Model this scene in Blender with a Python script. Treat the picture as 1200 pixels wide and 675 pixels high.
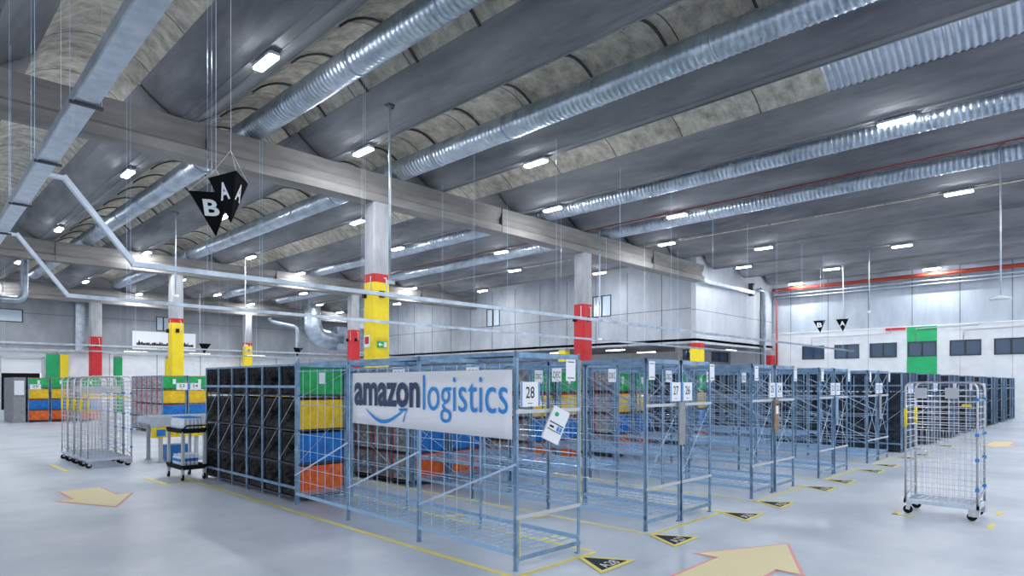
import bpy, bmesh, math, random
from mathutils import Vector, Matrix, Quaternion
random.seed(7)
PI = math.pi
S = bpy.context.scene
for o in list(bpy.data.objects): bpy.data.objects.remove(o)
COL = S.collection

# ------------------------------------------------------------------ camera, world, exposure
F_PX = 737.3; AZ = math.radians(44.32)
cd = bpy.data.cameras.new('camera'); cam = bpy.data.objects.new('camera', cd); COL.objects.link(cam)
cam.location = (0, 0, 1.75); cam.rotation_euler = (PI/2, 0, AZ - PI/2)
cd.sensor_fit = 'HORIZONTAL'; cd.sensor_width = 36; cd.lens = 36*F_PX/1200; cd.shift_y = (450-337.5)/1200; cd.clip_end = 300
cd.clip_start = .05
S.camera = cam
W = bpy.data.worlds.new('world'); S.world = W; W.use_nodes = True
W.node_tree.nodes['Background'].inputs[0].default_value = (.80, .88, 1.0, 1)
W.node_tree.nodes['Background'].inputs[1].default_value = 1.25
LAMP = 265.0          # strength of every ceiling lamp
S.view_settings.view_transform = 'Standard'; S.view_settings.look = 'None'
S.view_settings.exposure = 0.16; S.view_settings.gamma = 1; S.view_settings.use_curve_mapping = False

# ------------------------------------------------------------------ materials
def mat(name, col, rough=.6, metal=0, col2=None, scale=3, bump=0, bscale=None, stretch=(1,1,1), emit=None, estr=0, alpha=1, detail=5, spec=.5, trans=0, contrast=(.35,.65)):
    m = bpy.data.materials.new(name); m.use_nodes = True; nt = m.node_tree; b = nt.nodes['Principled BSDF']
    b.inputs['Base Color'].default_value = (*col, 1); b.inputs['Roughness'].default_value = rough; b.inputs['Metallic'].default_value = metal
    b.inputs['Specular IOR Level'].default_value = spec
    if trans: b.inputs['Transmission Weight'].default_value = trans
    if alpha < 1: b.inputs['Alpha'].default_value = alpha
    if emit: b.inputs['Emission Color'].default_value = (*emit, 1); b.inputs['Emission Strength'].default_value = estr
    if col2 or bump:
        g = nt.nodes.new('ShaderNodeNewGeometry'); mp = nt.nodes.new('ShaderNodeMapping'); mp.inputs['Scale'].default_value = stretch
        nt.links.new(g.outputs['Position'], mp.inputs['Vector'])
        if col2:
            n = nt.nodes.new('ShaderNodeTexNoise'); n.inputs['Scale'].default_value = scale; n.inputs['Detail'].default_value = detail; n.inputs['Roughness'].default_value = .62
            nt.links.new(mp.outputs[0], n.inputs['Vector'])
            r = nt.nodes.new('ShaderNodeValToRGB'); r.color_ramp.elements[0].color = (*col, 1); r.color_ramp.elements[1].color = (*col2, 1)
            r.color_ramp.elements[0].position, r.color_ramp.elements[1].position = contrast
            nt.links.new(n.outputs[0], r.inputs[0]); nt.links.new(r.outputs[0], b.inputs['Base Color'])
        if bump:
            n2 = nt.nodes.new('ShaderNodeTexNoise'); n2.inputs['Scale'].default_value = bscale or scale*3; n2.inputs['Detail'].default_value = 6
            nt.links.new(mp.outputs[0], n2.inputs['Vector'])
            bp = nt.nodes.new('ShaderNodeBump'); bp.inputs['Strength'].default_value = bump; bp.inputs['Distance'].default_value = .03
            nt.links.new(n2.outputs[0], bp.inputs['Height']); nt.links.new(bp.outputs[0], b.inputs['Normal'])
    return m

def seams(m, axis, period, width=.02, dark=.35, phase=0):
    """thin dark joint lines across a surface every `period` metres along a world axis"""
    nt = m.node_tree; b = nt.nodes['Principled BSDF']
    g = nt.nodes.new('ShaderNodeNewGeometry'); s = nt.nodes.new('ShaderNodeSeparateXYZ'); nt.links.new(g.outputs['Position'], s.inputs[0])
    a = nt.nodes.new('ShaderNodeMath'); a.operation = 'ADD'; a.inputs[1].default_value = phase + 1000*period; nt.links.new(s.outputs[axis], a.inputs[0])
    d = nt.nodes.new('ShaderNodeMath'); d.operation = 'MODULO'; d.inputs[1].default_value = period; nt.links.new(a.outputs[0], d.inputs[0])
    l = nt.nodes.new('ShaderNodeMath'); l.operation = 'LESS_THAN'; l.inputs[1].default_value = width; nt.links.new(d.outputs[0], l.inputs[0])
    mx = nt.nodes.new('ShaderNodeMix'); mx.data_type = 'RGBA'; mx.blend_type = 'MULTIPLY'
    nt.links.new(l.outputs[0], mx.inputs[0]); mx.inputs[7].default_value = (dark, dark, dark, 1)
    lk = b.inputs['Base Color'].links
    if lk: src = lk[0].from_socket; nt.links.new(src, mx.inputs[6])
    else: mx.inputs[6].default_value = b.inputs['Base Color'].default_value
    nt.links.new(mx.outputs[2], b.inputs['Base Color'])
    return m

M = {}
M['floor'] = mat('polished_concrete', (.46,.53,.64), .36, col2=(.74,.78,.86), scale=.5, bump=.04, bscale=25, stretch=(1,1,1), detail=8, contrast=(.3,.66))
M['beam'] = mat('beam_concrete', (.115,.12,.135), .85, col2=(.30,.30,.315), scale=1.1, bump=.25, bscale=9, stretch=(1,.22,1), contrast=(.3,.7))
M['vault'] = seams(seams(mat('vault_concrete', (.26,.24,.205), .9, col2=(.72,.67,.57), scale=3.2, bump=.7, bscale=7, stretch=(.8,1.0,1), contrast=(.28,.72)), 1, 2.35, .035, .25), 1, .47, .02, .8)
M['girder'] = mat('girder_concrete', (.16,.15,.145), .8, col2=(.28,.27,.26), scale=1.4, bump=.25, bscale=12, stretch=(.25,1,1))
M['column'] = mat('column_concrete', (.32,.33,.36), .8, col2=(.50,.51,.54), scale=2, bump=.2, bscale=14, stretch=(1,1,.3))
M['wall_up'] = seams(mat('wall_panel_concrete', (.34,.37,.42), .75, col2=(.46,.49,.54), scale=.9, bump=.1, bscale=9, stretch=(1,1,.5)), 2, 4.0, .05, .45, -2.05)
M['wall_b'] = seams(mat('pale_panel', (.48,.51,.56), .7, col2=(.58,.61,.66), scale=.8, stretch=(1,1,.5)), 2, 4.0, .05, .5, -1.95)
M['wall_c'] = seams(mat('blue_grey_panel', (.36,.42,.50), .7, col2=(.50,.55,.62), scale=1, stretch=(1,1,.3)), 1, 2.35, .06, .45, .3)
M['white_wall'] = seams(mat('white_panel_wall', (.66,.69,.74), .6, col2=(.74,.77,.81), scale=2), 1, 2.35, .04, .7, .3)
M['white_x'] = seams(mat('white_dock_wall', (.70,.73,.78), .6, col2=(.80,.82,.86), scale=2), 0, 3.2, .08, .5, .3)
M['wall_d'] = seams(mat('grey_far_wall', (.25,.27,.30), .8, col2=(.34,.36,.39), scale=.9, stretch=(1,1,.5)), 2, 2.2, .04, .5)
M['galv'] = mat('galvanised_steel', (.55,.62,.72), .38, .75, col2=(.72,.78,.86), scale=6)
M['duct'] = mat('spiral_duct_steel', (.36,.42,.50), .36, .85, col2=(.58,.65,.74), scale=2.5, stretch=(1,.6,1))
M['rack'] = mat('rack_steel', (.13,.24,.38), .42, .4, col2=(.28,.42,.58), scale=5)
M['wire'] = mat('bright_wire', (.52,.66,.84), .35, .5)
M['shelfwire'] = mat('shelf_wire', (.40,.60,.84), .4, .4)
M['tote_deepnavy'] = mat('deep_navy_tote', (.012,.03,.07), .7, col2=(.03,.06,.12), scale=7, bump=.5, bscale=22)
M['railgrey'] = mat('rail_grey', (.55,.57,.60), .5, .3)
M['chrome'] = mat('zinc_tube', (.52,.52,.54), .3, .85, col2=(.70,.70,.72), scale=8)
M['dark'] = mat('dark_rubber', (.012,.012,.014), .8, spec=.15)
M['darkmetal'] = mat('dark_metal', (.06,.065,.075), .5, .4)
M['yellow'] = mat('yellow_paint', (.90,.66,.01), .5, col2=(.96,.74,.02), scale=3)
M['darkred'] = mat('dark_red_paint', (.16,.01,.015), .5)
M['red'] = mat('red_paint', (.50,.015,.02), .5, col2=(.60,.02,.03), scale=3)
M['redpipe'] = mat('red_pipe', (.34,.035,.015), .6)
M['green'] = mat('green_paint', (.01,.36,.12), .55, col2=(.015,.44,.16), scale=2)
M['line'] = mat('yellow_floor_tape', (1.0,.82,.10), .5, col2=(1.0,.90,.28), scale=6)
M['cream'] = mat('cream_floor_film', (1.0,.86,.52), .6)
M['pink'] = mat('pink_edge_film', (1.0,.42,.42), .5)
M['trianglefilm'] = mat('charcoal_film', (.02,.03,.045), .7, spec=.2)
M['bannerwhite'] = mat('banner_vinyl', (.93,.94,.98), .45)
M['white'] = mat('white_card', (.86,.88,.92), .55)
M['blueprint'] = mat('blue_print', (.03,.27,.72), .5)
M['skyprint'] = mat('logo_blue', (.015,.28,.74), .5)
M['navyprint'] = mat('logo_navy', (.012,.045,.12), .5)
M['ink'] = mat('black_ink', (.015,.015,.02), .6)
M['black'] = mat('black_sign', (.006,.007,.009), .9, spec=.08)
M['glass'] = mat('window_glass', (.015,.05,.11), .08, 0, spec=.9)
M['paleglass'] = mat('daylit_glass', (.55,.65,.75), .1, spec=.8)
M['frame'] = mat('window_frame', (.02,.03,.045), .5)
M['emit'] = mat('lamp_diffuser', (1,1,1), .5, emit=(.93,.97,1.0), estr=LAMP)
M['tube'] = mat('tube_lamp', (1,1,1), .5, emit=(1.0,.98,.92), estr=9)
M['tote_green'] = mat('green_tote_fabric', (.01,.34,.08), .7, col2=(.03,.50,.14), scale=7, bump=.6, bscale=22)
M['tote_yellow'] = mat('yellow_tote_fabric', (.80,.48,.01), .7, col2=(.93,.64,.03), scale=7, bump=.6, bscale=22)
M['tote_blue'] = mat('blue_tote_fabric', (.005,.12,.44), .7, col2=(.01,.22,.66), scale=7, bump=.6, bscale=22)
M['tote_orange'] = mat('orange_tote_fabric', (.70,.08,.012), .7, col2=(.88,.20,.03), scale=7, bump=.6, bscale=22)
M['tote_black'] = mat('black_mesh_fabric', (.005,.0055,.007), .5, col2=(.014,.015,.018), scale=9, bump=1.0, bscale=11, spec=.3)
M['tote_navy'] = mat('navy_mesh_fabric', (.018,.03,.055), .75, col2=(.04,.06,.095), scale=9, bump=.8, bscale=16)
M['tote_grey'] = mat('grey_mesh_fabric', (.34,.33,.35), .75, col2=(.58,.57,.59), scale=6, bump=.6, bscale=16)
M['piping'] = mat('red_piping', (.72,.10,.04), .6)
M['darkshelf'] = mat('dark_shelf', (.05,.07,.10), .6, .3)
M['cardboard'] = mat('brown_cardboard', (.28,.17,.10), .8, col2=(.36,.23,.14), scale=12)
M['greyboard'] = mat('grey_board', (.26,.27,.29), .7, col2=(.33,.34,.36), scale=8)
M['belt'] = mat('conveyor_belt', (.30,.35,.42), .55, .2)
M['bottle'] = mat('water_bottle_plastic', (.62,.78,.95), .12, 0, col2=(.80,.90,1), scale=20, spec=.8)
M['bluelabel'] = mat('blue_bottle_label', (.02,.20,.62), .4)
M['corr'] = mat('corrugated_sheet', (.42,.47,.55), .4, .6, col2=(.56,.60,.68), scale=3)

# ------------------------------------------------------------------ mesh helpers
class MB:
    def __init__(s): s.v = []; s.f = []; s.smooth = []
    def add(s, vs, fs, sm=False):
        n = len(s.v); s.v += [Vector(a) for a in vs]
        for f in fs: s.f.append([n+i for i in f]); s.smooth.append(sm)
        return s
    def box(s, x0, x1, y0, y1, z0, z1):
        x0,x1 = sorted((x0,x1)); y0,y1 = sorted((y0,y1)); z0,z1 = sorted((z0,z1))
        vs = [(x0,y0,z0),(x1,y0,z0),(x1,y1,z0),(x0,y1,z0),(x0,y0,z1),(x1,y0,z1),(x1,y1,z1),(x0,y1,z1)]
        return s.add(vs, [(0,3,2,1),(4,5,6,7),(0,1,5,4),(1,2,6,5),(2,3,7,6),(3,0,4,7)])
    def bevbox(s, x0, x1, y0, y1, z0, z1, b=.02):
        """box whose vertical edges are chamfered"""
        x0,x1 = sorted((x0,x1)); y0,y1 = sorted((y0,y1))
        p = [(x0+b,y0),(x1-b,y0),(x1,y0+b),(x1,y1-b),(x1-b,y1),(x0+b,y1),(x0,y1-b),(x0,y0+b)]
        return s.prism(p, z0, z1)
    def prism(s, pts, z0, z1):
        n = len(pts); vs = [(x,y,z0) for x,y in pts] + [(x,y,z1) for x,y in pts]
        return s.add(vs, [list(range(n))[::-1], [n+i for i in range(n)]] + [(i,(i+1)%n,n+(i+1)%n,n+i) for i in range(n)])
    def ext(s, prof, a, b, conv):
        """extrude a closed 2-D profile; conv(u,v,t) -> 3-D"""
        n = len(prof); vs = [conv(u,v,a) for u,v in prof] + [conv(u,v,b) for u,v in prof]
        return s.add(vs, [list(range(n))[::-1], [n+i for i in range(n)]] + [(i,(i+1)%n,n+(i+1)%n,n+i) for i in range(n)])
    def bar(s, p, q, w, h=None):
        p = Vector(p); q = Vector(q); h = h or w; d = (q-p).normalized()
        up = Vector((0,0,1)) if abs(d.z) < .95 else Vector((0,1,0))
        a = d.cross(up).normalized()*w/2; b = a.cross(d).normalized()*h/2
        vs = [p-a-b,p+a-b,p+a+b,p-a+b,q-a-b,q+a-b,q+a+b,q-a+b]
        return s.add(vs, [(0,3,2,1),(4,5,6,7),(0,1,5,4),(1,2,6,5),(2,3,7,6),(3,0,4,7)])
    def tube(s, pts, r, n=8, caps=True):
        pts = [Vector(p) for p in pts]; rings = []; prev = None
        for i, p in enumerate(pts):
            d = (pts[min(i+1,len(pts)-1)]-pts[max(i-1,0)]).normalized()
            if prev is None:
                up = Vector((0,0,1)) if abs(d.z) < .95 else Vector((0,1,0)); a = d.cross(up).normalized()
            else: a = (prev - d*prev.dot(d)).normalized()
            prev = a; b = d.cross(a); rr = r[i] if isinstance(r, (list,tuple)) else r
            rings.append([p + (a*math.cos(2*PI*k/n) + b*math.sin(2*PI*k/n))*rr for k in range(n)])
        base = len(s.v)
        for rg in rings: s.v += rg
        for i in range(len(rings)-1):
            for k in range(n):
                s.f.append([base+i*n+k, base+i*n+(k+1)%n, base+(i+1)*n+(k+1)%n, base+(i+1)*n+k]); s.smooth.append(n > 5)
        if caps:
            s.f.append([base+k for k in range(n)][::-1]); s.smooth.append(False)
            s.f.append([base+(len(rings)-1)*n+k for k in range(n)]); s.smooth.append(False)
        return s
    def build(s, name, m, parent=None, origin=None):
        me = bpy.data.meshes.new(name)
        if parent is not None: org = Vector(parent['_loc']) if '_loc' in parent else Vector((0,0,0))
        elif origin is not None: org = Vector(origin)
        else:
            xs = [v.x for v in s.v]; ys = [v.y for v in s.v]; zs = [v.z for v in s.v]
            org = Vector(((min(xs)+max(xs))/2, (min(ys)+max(ys))/2, min(zs)))
        me.from_pydata([v-org for v in s.v], [], s.f); me.update()
        me.polygons.foreach_set('use_smooth', s.smooth)
        me.materials.append(m if not isinstance(m, str) else M[m])
        o = bpy.data.objects.new(name, me); COL.objects.link(o)
        if parent is not None:
            o.parent = parent; o['_loc'] = tuple(org)
        else: o.location = org; o['_loc'] = tuple(org)
        return o

def tag(o, label, cat, group=None):
    o['label'] = label; o['category'] = cat
    if group: o['group'] = group
    return o
def thing(name, label, cat, loc=(0,0,0), group=None):
    o = bpy.data.objects.new(name, None); COL.objects.link(o); o.location = loc; o['_loc'] = tuple(loc); o.empty_display_size = .1
    return tag(o, label, cat, group)
def struct(name, mb, m, parent=None):
    o = mb.build(name, m, parent)
    if parent is None: o['kind'] = 'structure'
    return o
def copy_tree(o, parent=None):
    c = o.copy(); COL.objects.link(c); c.parent = parent
    for ch in [x for x in o.children]: copy_tree(ch, c)
    return c
def tubes(name, m, parent, segs, r, n=4):
    for p in segs: MB().tube(p, r, n, n > 5).build(name, m, parent)
_on = ['zero','one','two','three','four','five','six','seven','eight','nine','ten','eleven','twelve','thirteen','fourteen','fifteen','sixteen','seventeen','eighteen','nineteen']
def NW(n):
    n = int(n)
    return _on[n] if n < 20 else ('twenty' if n < 30 else 'fifty') + (' '+_on[n%10] if n%10 else '')
ORD = ['first','second','third','fourth','fifth','sixth','seventh','eighth','ninth','tenth','eleventh','twelfth','thirteenth']

_txt = {}
def text_geo(txt, bold=0):
    k = (txt, bold)
    if k not in _txt:
        cu = bpy.data.curves.new('t', 'FONT'); cu.body = txt; cu.size = 1; cu.offset = bold; cu.resolution_u = 4
        o = bpy.data.objects.new('t', cu); COL.objects.link(o); dg = bpy.context.evaluated_depsgraph_get(); dg.update()
        me = bpy.data.meshes.new_from_object(o.evaluated_get(dg))
        vs = [v.co.copy() for v in me.vertices]; fs = [list(p.vertices) for p in me.polygons]
        bpy.data.objects.remove(o); bpy.data.curves.remove(cu); bpy.data.meshes.remove(me)
        x0 = min(v.x for v in vs); x1 = max(v.x for v in vs); y0 = min(v.y for v in vs); y1 = max(v.y for v in vs)
        _txt[k] = ([((v.x-x0)/(x1-x0), (v.y-y0)/(y1-y0)) for v in vs], fs)
    return _txt[k]
def text_mb(mb, txt, org, ux, uy, w, h, bold=0):
    """flat lettering filling the w x h rectangle that starts at org"""
    vs, fs = text_geo(txt, bold); org = Vector(org); ux = Vector(ux).normalized(); uy = Vector(uy).normalized()
    mb.add([org + ux*w*a + uy*h*b for a, b in vs], fs); return mb

# ================================================================== SETTING
XA = 32.7; XC = 43.4; Y1 = 17.2; Y2 = 36.0; YD = 54.0
struct('floor', MB().box(-14, 58, -12, YD+1, -.2, 0), 'floor')
# roof: V-shaped beams and shallow vault panels, running along Y
PER = 4.08; X0B = 1.57
prof = [(-1.02,9.30),(-1.02,9.07),(-.82,8.88),(-.60,8.72),(-.38,8.57),(-.16,8.45),(-.10,8.42),(.10,8.42),(.16,8.45),(.38,8.57),(.60,8.72),(.82,8.88),(1.02,9.07),(1.02,9.30)]
ntrim = 1
bays = [(-9.0, Y1-.06), (Y1+.06, Y2-.06), (Y2+.06, YD)]
for k in range(-3, 11):
    xc = X0B + PER*k
    for y0, y1 in bays:
        if y0 > Y1 and xc > XA: continue
        b = MB().ext(prof, y0, y1, lambda u,v,t: (xc+u, t, v))
        # narrow lip line along the lower edges
        b.box(xc-.14, xc-.10, y0, y1, 8.39, 8.45); b.box(xc+.10, xc+.14, y0, y1, 8.39, 8.45)
        struct('trim_%d' % ntrim, b, 'beam'); ntrim += 1
cl = MB(); SKY0, SKY1 = -9.0, 5.35
for k in range(-3, 11):
    xa = X0B + PER*k + 1.0; xb = xa + PER - 2.0
    if xa > XC: break
    N = 10; arc = []
    for i in range(N+1):
        t = i/N; arc.append((xa + (xb-xa)*t, 9.06 + .50*math.sin(PI*t)**.8))
    top = [(u, v+.1) for u, v in arc][::-1]
    yy0 = SKY1 if k == 3 else -9.0
    cl.ext(arc+top, yy0, YD if xa < XA-2 else Y1, lambda u,v,t: (u, t, v))
struct('ceiling', cl, 'vault')
# cover above everything
struct('trim_roof', MB().box(-14, XC+.6, -9, YD+.4, 9.9, 10.1), 'beam')
# corrugated translucent-looking sheet in the fourth vault
cs = MB(); xa = X0B+PER*3+1.0; xb = xa+PER-2.0; n = int((SKY1-SKY0)/.03)
rows = []
for j in range(n+1):
    y = SKY0 + (SKY1-SKY0)*j/n; wv = .022*math.sin(2*PI*y/.15)
    rows.append([(xa+(xb-xa)*i/8, y, 9.08+.50*math.sin(PI*i/8)**.8 + wv) for i in range(9)])
vs = [p for r in rows for p in r]; fs = [(j*9+i, j*9+i+1, (j+1)*9+i+1, (j+1)*9+i) for j in range(n) for i in range(8)]
cs.add(vs, fs, True); struct('trim_corrugated_roof_sheet', cs, 'corr')

# girders
gp = [(-.30,7.50),(.30,7.50),(.32,7.62),(.32,7.74),(.20,7.84),(.20,8.02),(.26,8.10),(.30,8.22),(.30,8.40),(-.30,8.40),(-.30,8.22),(-.26,8.10),(-.20,8.02),(-.20,7.84),(-.32,7.74),(-.32,7.62)]
for y, lab in ((Y1,'long concrete girder nearest the camera, resting on the yellow and the red column'), (Y2,'concrete girder behind the nearest one, above the middle row of columns'), (52.6,'most distant concrete girder, just in front of the far grey wall')):
    t = thing('concrete_girder', lab, 'girder', (12, y, 7.5))
    g = MB().ext(gp, -9, XA-.02, lambda u,v,t_: (t_, y+u, v)); g.build('beam_body', 'girder', t)
    for x in (6.1, 16.75, 27.4): MB().box(x-.012, x+.012, y-.335, y+.335, 7.502, 8.405).build('joint', 'darkmetal', t)

# walls
def wall_with_holes(mb, axis, pos, th, a0, a1, z0, z1, holes):
    """wall plane at axis=pos spanning a0..a1 with rectangular holes (h0,h1,zz0,zz1)"""
    hs = sorted(holes); cur = a0
    def bx(p, q, r, s_):
        if q-p < 1e-4 or s_-r < 1e-4: return
        if axis == 'x': mb.box(pos, pos+th, p, q, r, s_)
        else: mb.box(p, q, pos, pos+th, r, s_)
    for h0, h1, r, s_ in hs:
        bx(cur, h0, z0, z1); bx(h0, h1, z0, r); bx(h0, h1, s_, z1); cur = h1
    bx(cur, a1, z0, z1)
    return mb
winA = [(33.2,34.6,6.05,7.38),(23.2,24.65,6.02,7.38)]
struct('wall_middle', wall_with_holes(MB(), 'x', XA, .3, Y1+.5, YD-.01, 4.08, 9.9, winA), 'wall_up')
jm = MB()
for y in [19.6+2.4*i for i in range(14)]: jm.box(XA-.012, XA+.01, y-.015, y+.015, 4.08, 8.6)
struct('trim_wall_joints', jm, 'darkmetal')
struct('wall_return', wall_with_holes(MB(), 'y', Y1+.2, .3, XA, XC, 4.08, 9.9, []), 'wall_b')
winC = [(14.03,15.42,3.36,4.26),(11.97,13.42,3.36,4.26),(9.91,11.39,3.36,4.26),(7.90,9.34,3.36,4.26),(5.79,7.26,3.36,4.26),(3.72,5.22,3.36,4.26)]
struct('wall_right', wall_with_holes(MB(), 'x', XC, .3, -12, Y1+4, 0, 5.17, winC), 'white_wall')
struct('wall_right_upper', MB().box(XC+.06, XC+.3, -12, Y1+4, 5.17, 9.9), 'wall_c')
struct('trim_wall_ledge', MB().box(XC-.05, XC+.1, -12, Y1+.2, 5.15, 5.2), 'white')
winD = [(4.6,7.42,5.95,6.84),(15.68,16.7,5.9,7.0)]
struct('wall_far', wall_with_holes(MB(), 'y', YD, .3, -14, XA+12, 4.1, 9.85, winD), 'wall_d')
struct('wall_far_lower', MB().box(-14, 6.2, YD, YD+.3, 0, 4.1).box(8.5, XA+12, YD, YD+.3, 0, 4.1).box(6.2, 8.5, YD, YD+.3, 3.5, 4.1), 'white_x')
struct('trim_far_ledge', MB().box(-14, XA, YD-.25, YD, 4.02, 4.14), 'railgrey')
# low recess behind the middle wall and the return wall
struct('wall_recess_back', MB().box(XA+9.5, XA+9.8, Y1+4, YD, 0, 4.2), 'white_wall')
struct('ceiling_recess', MB().box(XA, XC+.3, Y1+.2, YD, 4.2, 4.35), 'beam')
winR = [(36.6,38.0,3.3,3.95),(40.49,43.0,3.3,3.95)]
struct('wall_recess_side', wall_with_holes(MB(), 'y', 20.4, .2, 36.0, XC, 0, 4.2, winR), 'greyboard')
nw = 1
def window(axis, pos, a0, a1, z0, z1, glass, mull=1, th=.1):
    global nw
    w = MB(); f = .06
    def bx(p, q, r, s_, d0=0, d1=th):
        if axis == 'x': w.box(pos+d0, pos+d1, p, q, r, s_)
        else: w.box(p, q, pos+d0, pos+d1, r, s_)
    bx(a0,a1,z0,z0+f); bx(a0,a1,z1-f,z1); bx(a0,a0+f,z0+f,z1-f); bx(a1-f,a1,z0+f,z1-f)
    for i in range(mull):
        c = a0+(a1-a0)*(i+1)/(mull+1); bx(c-f*.7,c+f*.7,z0+f,z1-f)
    o = struct('window_%d' % nw, w, 'frame'); nw += 1
    w = MB(); bx(a0+f*.5,a1-f*.5,z0+f*.5,z1-f*.5,.04,.06); w.build('window_pane', glass, o)
for a0,a1,z0,z1 in winA: window('x', XA-.03, a0,a1,z0,z1,'paleglass')
for a0,a1,z0,z1 in winC: window('x', XC-.03, a0,a1,z0,z1,'glass')
for a0,a1,z0,z1 in winD: window('y', YD-.03, a0,a1,z0,z1,'paleglass')
for a0,a1,z0,z1 in winR: window('y', 20.37, a0,a1,z0,z1,'glass')
# painted panels and the dock door
gpn = wall_with_holes(MB(), 'x', XC-.035, .025, 7.87, 9.38, 0, 5.15, [(7.90,9.34,3.36,4.26)])
tag(gpn.build('green_panel', 'green'), 'tall green painted panel around one window of the white right wall', 'panel')
d = MB().box(6.25, 8.45, YD+.05, YD+.15, 2.5, 3.5)
for z in (2.75,3.0,3.25): d.box(6.25,8.45,YD+.04,YD+.06,z-.01,z+.01)
o = struct('door_1', d, 'white')
MB().box(6.1,6.25,YD-.08,YD+.1,0,3.6).box(8.45,8.6,YD-.08,YD+.1,0,3.6).box(6.1,8.6,YD-.08,YD+.1,3.5,3.65).build('door_frame', 'railgrey', o)
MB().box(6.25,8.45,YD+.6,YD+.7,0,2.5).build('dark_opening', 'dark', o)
tag(MB().box(8.7,9.45,YD-.12,YD-.02,0,3.85).build('green_panel', 'green'), 'green panel beside the half open dock door on the far wall', 'panel')
tag(MB().box(9.5,9.98,YD-.12,YD-.02,0,3.85).build('yellow_panel', 'yellow'), 'yellow panel between the green panel and the far red column', 'panel')

# ================================================================== COLUMNS
def column(x, y, bands, lab, top=7.5, w=.29, speakers=True):
    t = thing('concrete_column', lab, 'column', (x, y, 0))
    zb = max(b[1] for b in bands)
    top -= .004
    MB().bevbox(x-w, x+w, y-w, y+w, zb, top, .05).build('shaft', 'column', t)
    for z0, z1, m in bands: MB().bevbox(x-w-.012, x+w+.012, y-w-.012, y+w+.012, z0, z1, .05).build('painted_band', m, t)
    zc = zb-.75
    if speakers:
        for sx, sy in ((-1,.6),(-.1,-1)):
            MB().box(x+sx*(w+.02)-.08, x+sx*(w+.02)+.08, y+sy*(w+.02)-.08, y+sy*(w+.02)+.08, zc, zc+.2).bar((x+sx*w*.9,y+sy*w*.9,zc+.1),(x+sx*(w+.04),y+sy*(w+.04),zc+.1),.05).build('lamp_head', 'dark', t)
        cb = MB().tube([(x-w-.03,y-w*.5,zc+.1),(x-w-.03,y-w*.5,zb-.1),(x+w*.5,y-w-.03,zb-.12),(x+w*.5,y-w-.03,zc+.1)], .018, 6)
        cb.build('cable', 'white', t)
    return t
column(11.4, Y1, [(0,4.97,'yellow'),(4.97,5.24,'red')], 'nearest concrete column, painted yellow below with a red band')
column(22.1, Y1, [(0,5.25,'red')], 'concrete column painted solid red below, right of the nearest yellow column')
column(11.4, Y2, [(0,4.97,'yellow'),(4.97,5.2,'red')], 'distant yellow painted column in front of the skyline banner')
column(22.1, Y2, [(0,5.25,'red')], 'red painted column just left of the nearest yellow column')
column(11.3, 52.4, [(0,5.1,'red')], 'red painted column at the far wall beside the yellow panel', w=.33)
column(22.1, 52.4, [(0,4.9,'yellow'),(4.9,5.15,'red')], 'yellow painted column at the far wall above the black tote wall')
column(XA-.05, Y1+.1, [(0,3.75,'yellow'),(3.75,4.05,'red')], 'yellow painted column under the corner of the grey upper wall', top=4.08, speakers=False)
column(XA+.2, 27.2, [(0,4.0,'yellow')], 'yellow column under the grey wall seen behind the red column', top=4.08, speakers=False)
column(XC-.3, Y1+.3, [(0,3.7,'red')], 'red column at the corner of the white right wall', top=4.08, speakers=False)
column(13.9, 45.0, [(0,3.4,'yellow')], 'short yellow post directly behind the distant yellow column', top=3.6, w=.25, speakers=False)
column(10.9, 45.0, [(0,3.4,'green')], 'short green post left of the distant yellow column', top=3.5, w=.2, speakers=False)

# ================================================================== CEILING SERVICES
def duct(x, z, r, lab):
    y0, y1 = -8.5, 50
    t = thing('spiral_duct', lab, 'duct', (x, 0, z))
    pts = []; rs = []; y = y0; n = 0
    while y < y1:
        pts += [(x,y,z),(x,y+.10,z),(x,y+.115,z),(x,y+.135,z)]; rs += [r,r,r+.012,r+.012]; y += .15
    MB().tube(pts, rs, 24).build('duct_pipe', 'duct', t)
    for yy in [17.6-2.05*i for i in range(12)] + [19.5+2.05*i for i in range(14)]:
        xk = min(((X0B+PER*k+PER/2) for k in range(12)), key=lambda a: abs(a-x))
        pl = [(xk-1.0+2.0*i/10, yy, 9.03+.50*math.sin(PI*i/10)**.8-.02) for i in range(11)]
        h = MB()
        for a, b in zip(pl, pl[1:]): h.bar(a, b, .05, .045)
        h.build('hanger_strap', 'darkmetal', t)
    for yy in [-6+3.0*i for i in range(19)]: MB().tube([(x,yy-.03,z),(x,yy+.03,z)], r+.022, 24).build('joint_collar', 'duct', t)
    return t
duct(7.45, 8.80, .31, 'leftmost of the silver spiral ducts under the concrete roof')
duct(12.15, 8.72, .32, 'silver spiral duct second from the left under the concrete roof')
duct(19.4, 8.72, .32, 'silver spiral duct third from the left, right of the corrugated roof sheet')
duct(23.8, 8.72, .32, 'rightmost silver spiral duct, beside the thin red pipe')

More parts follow.
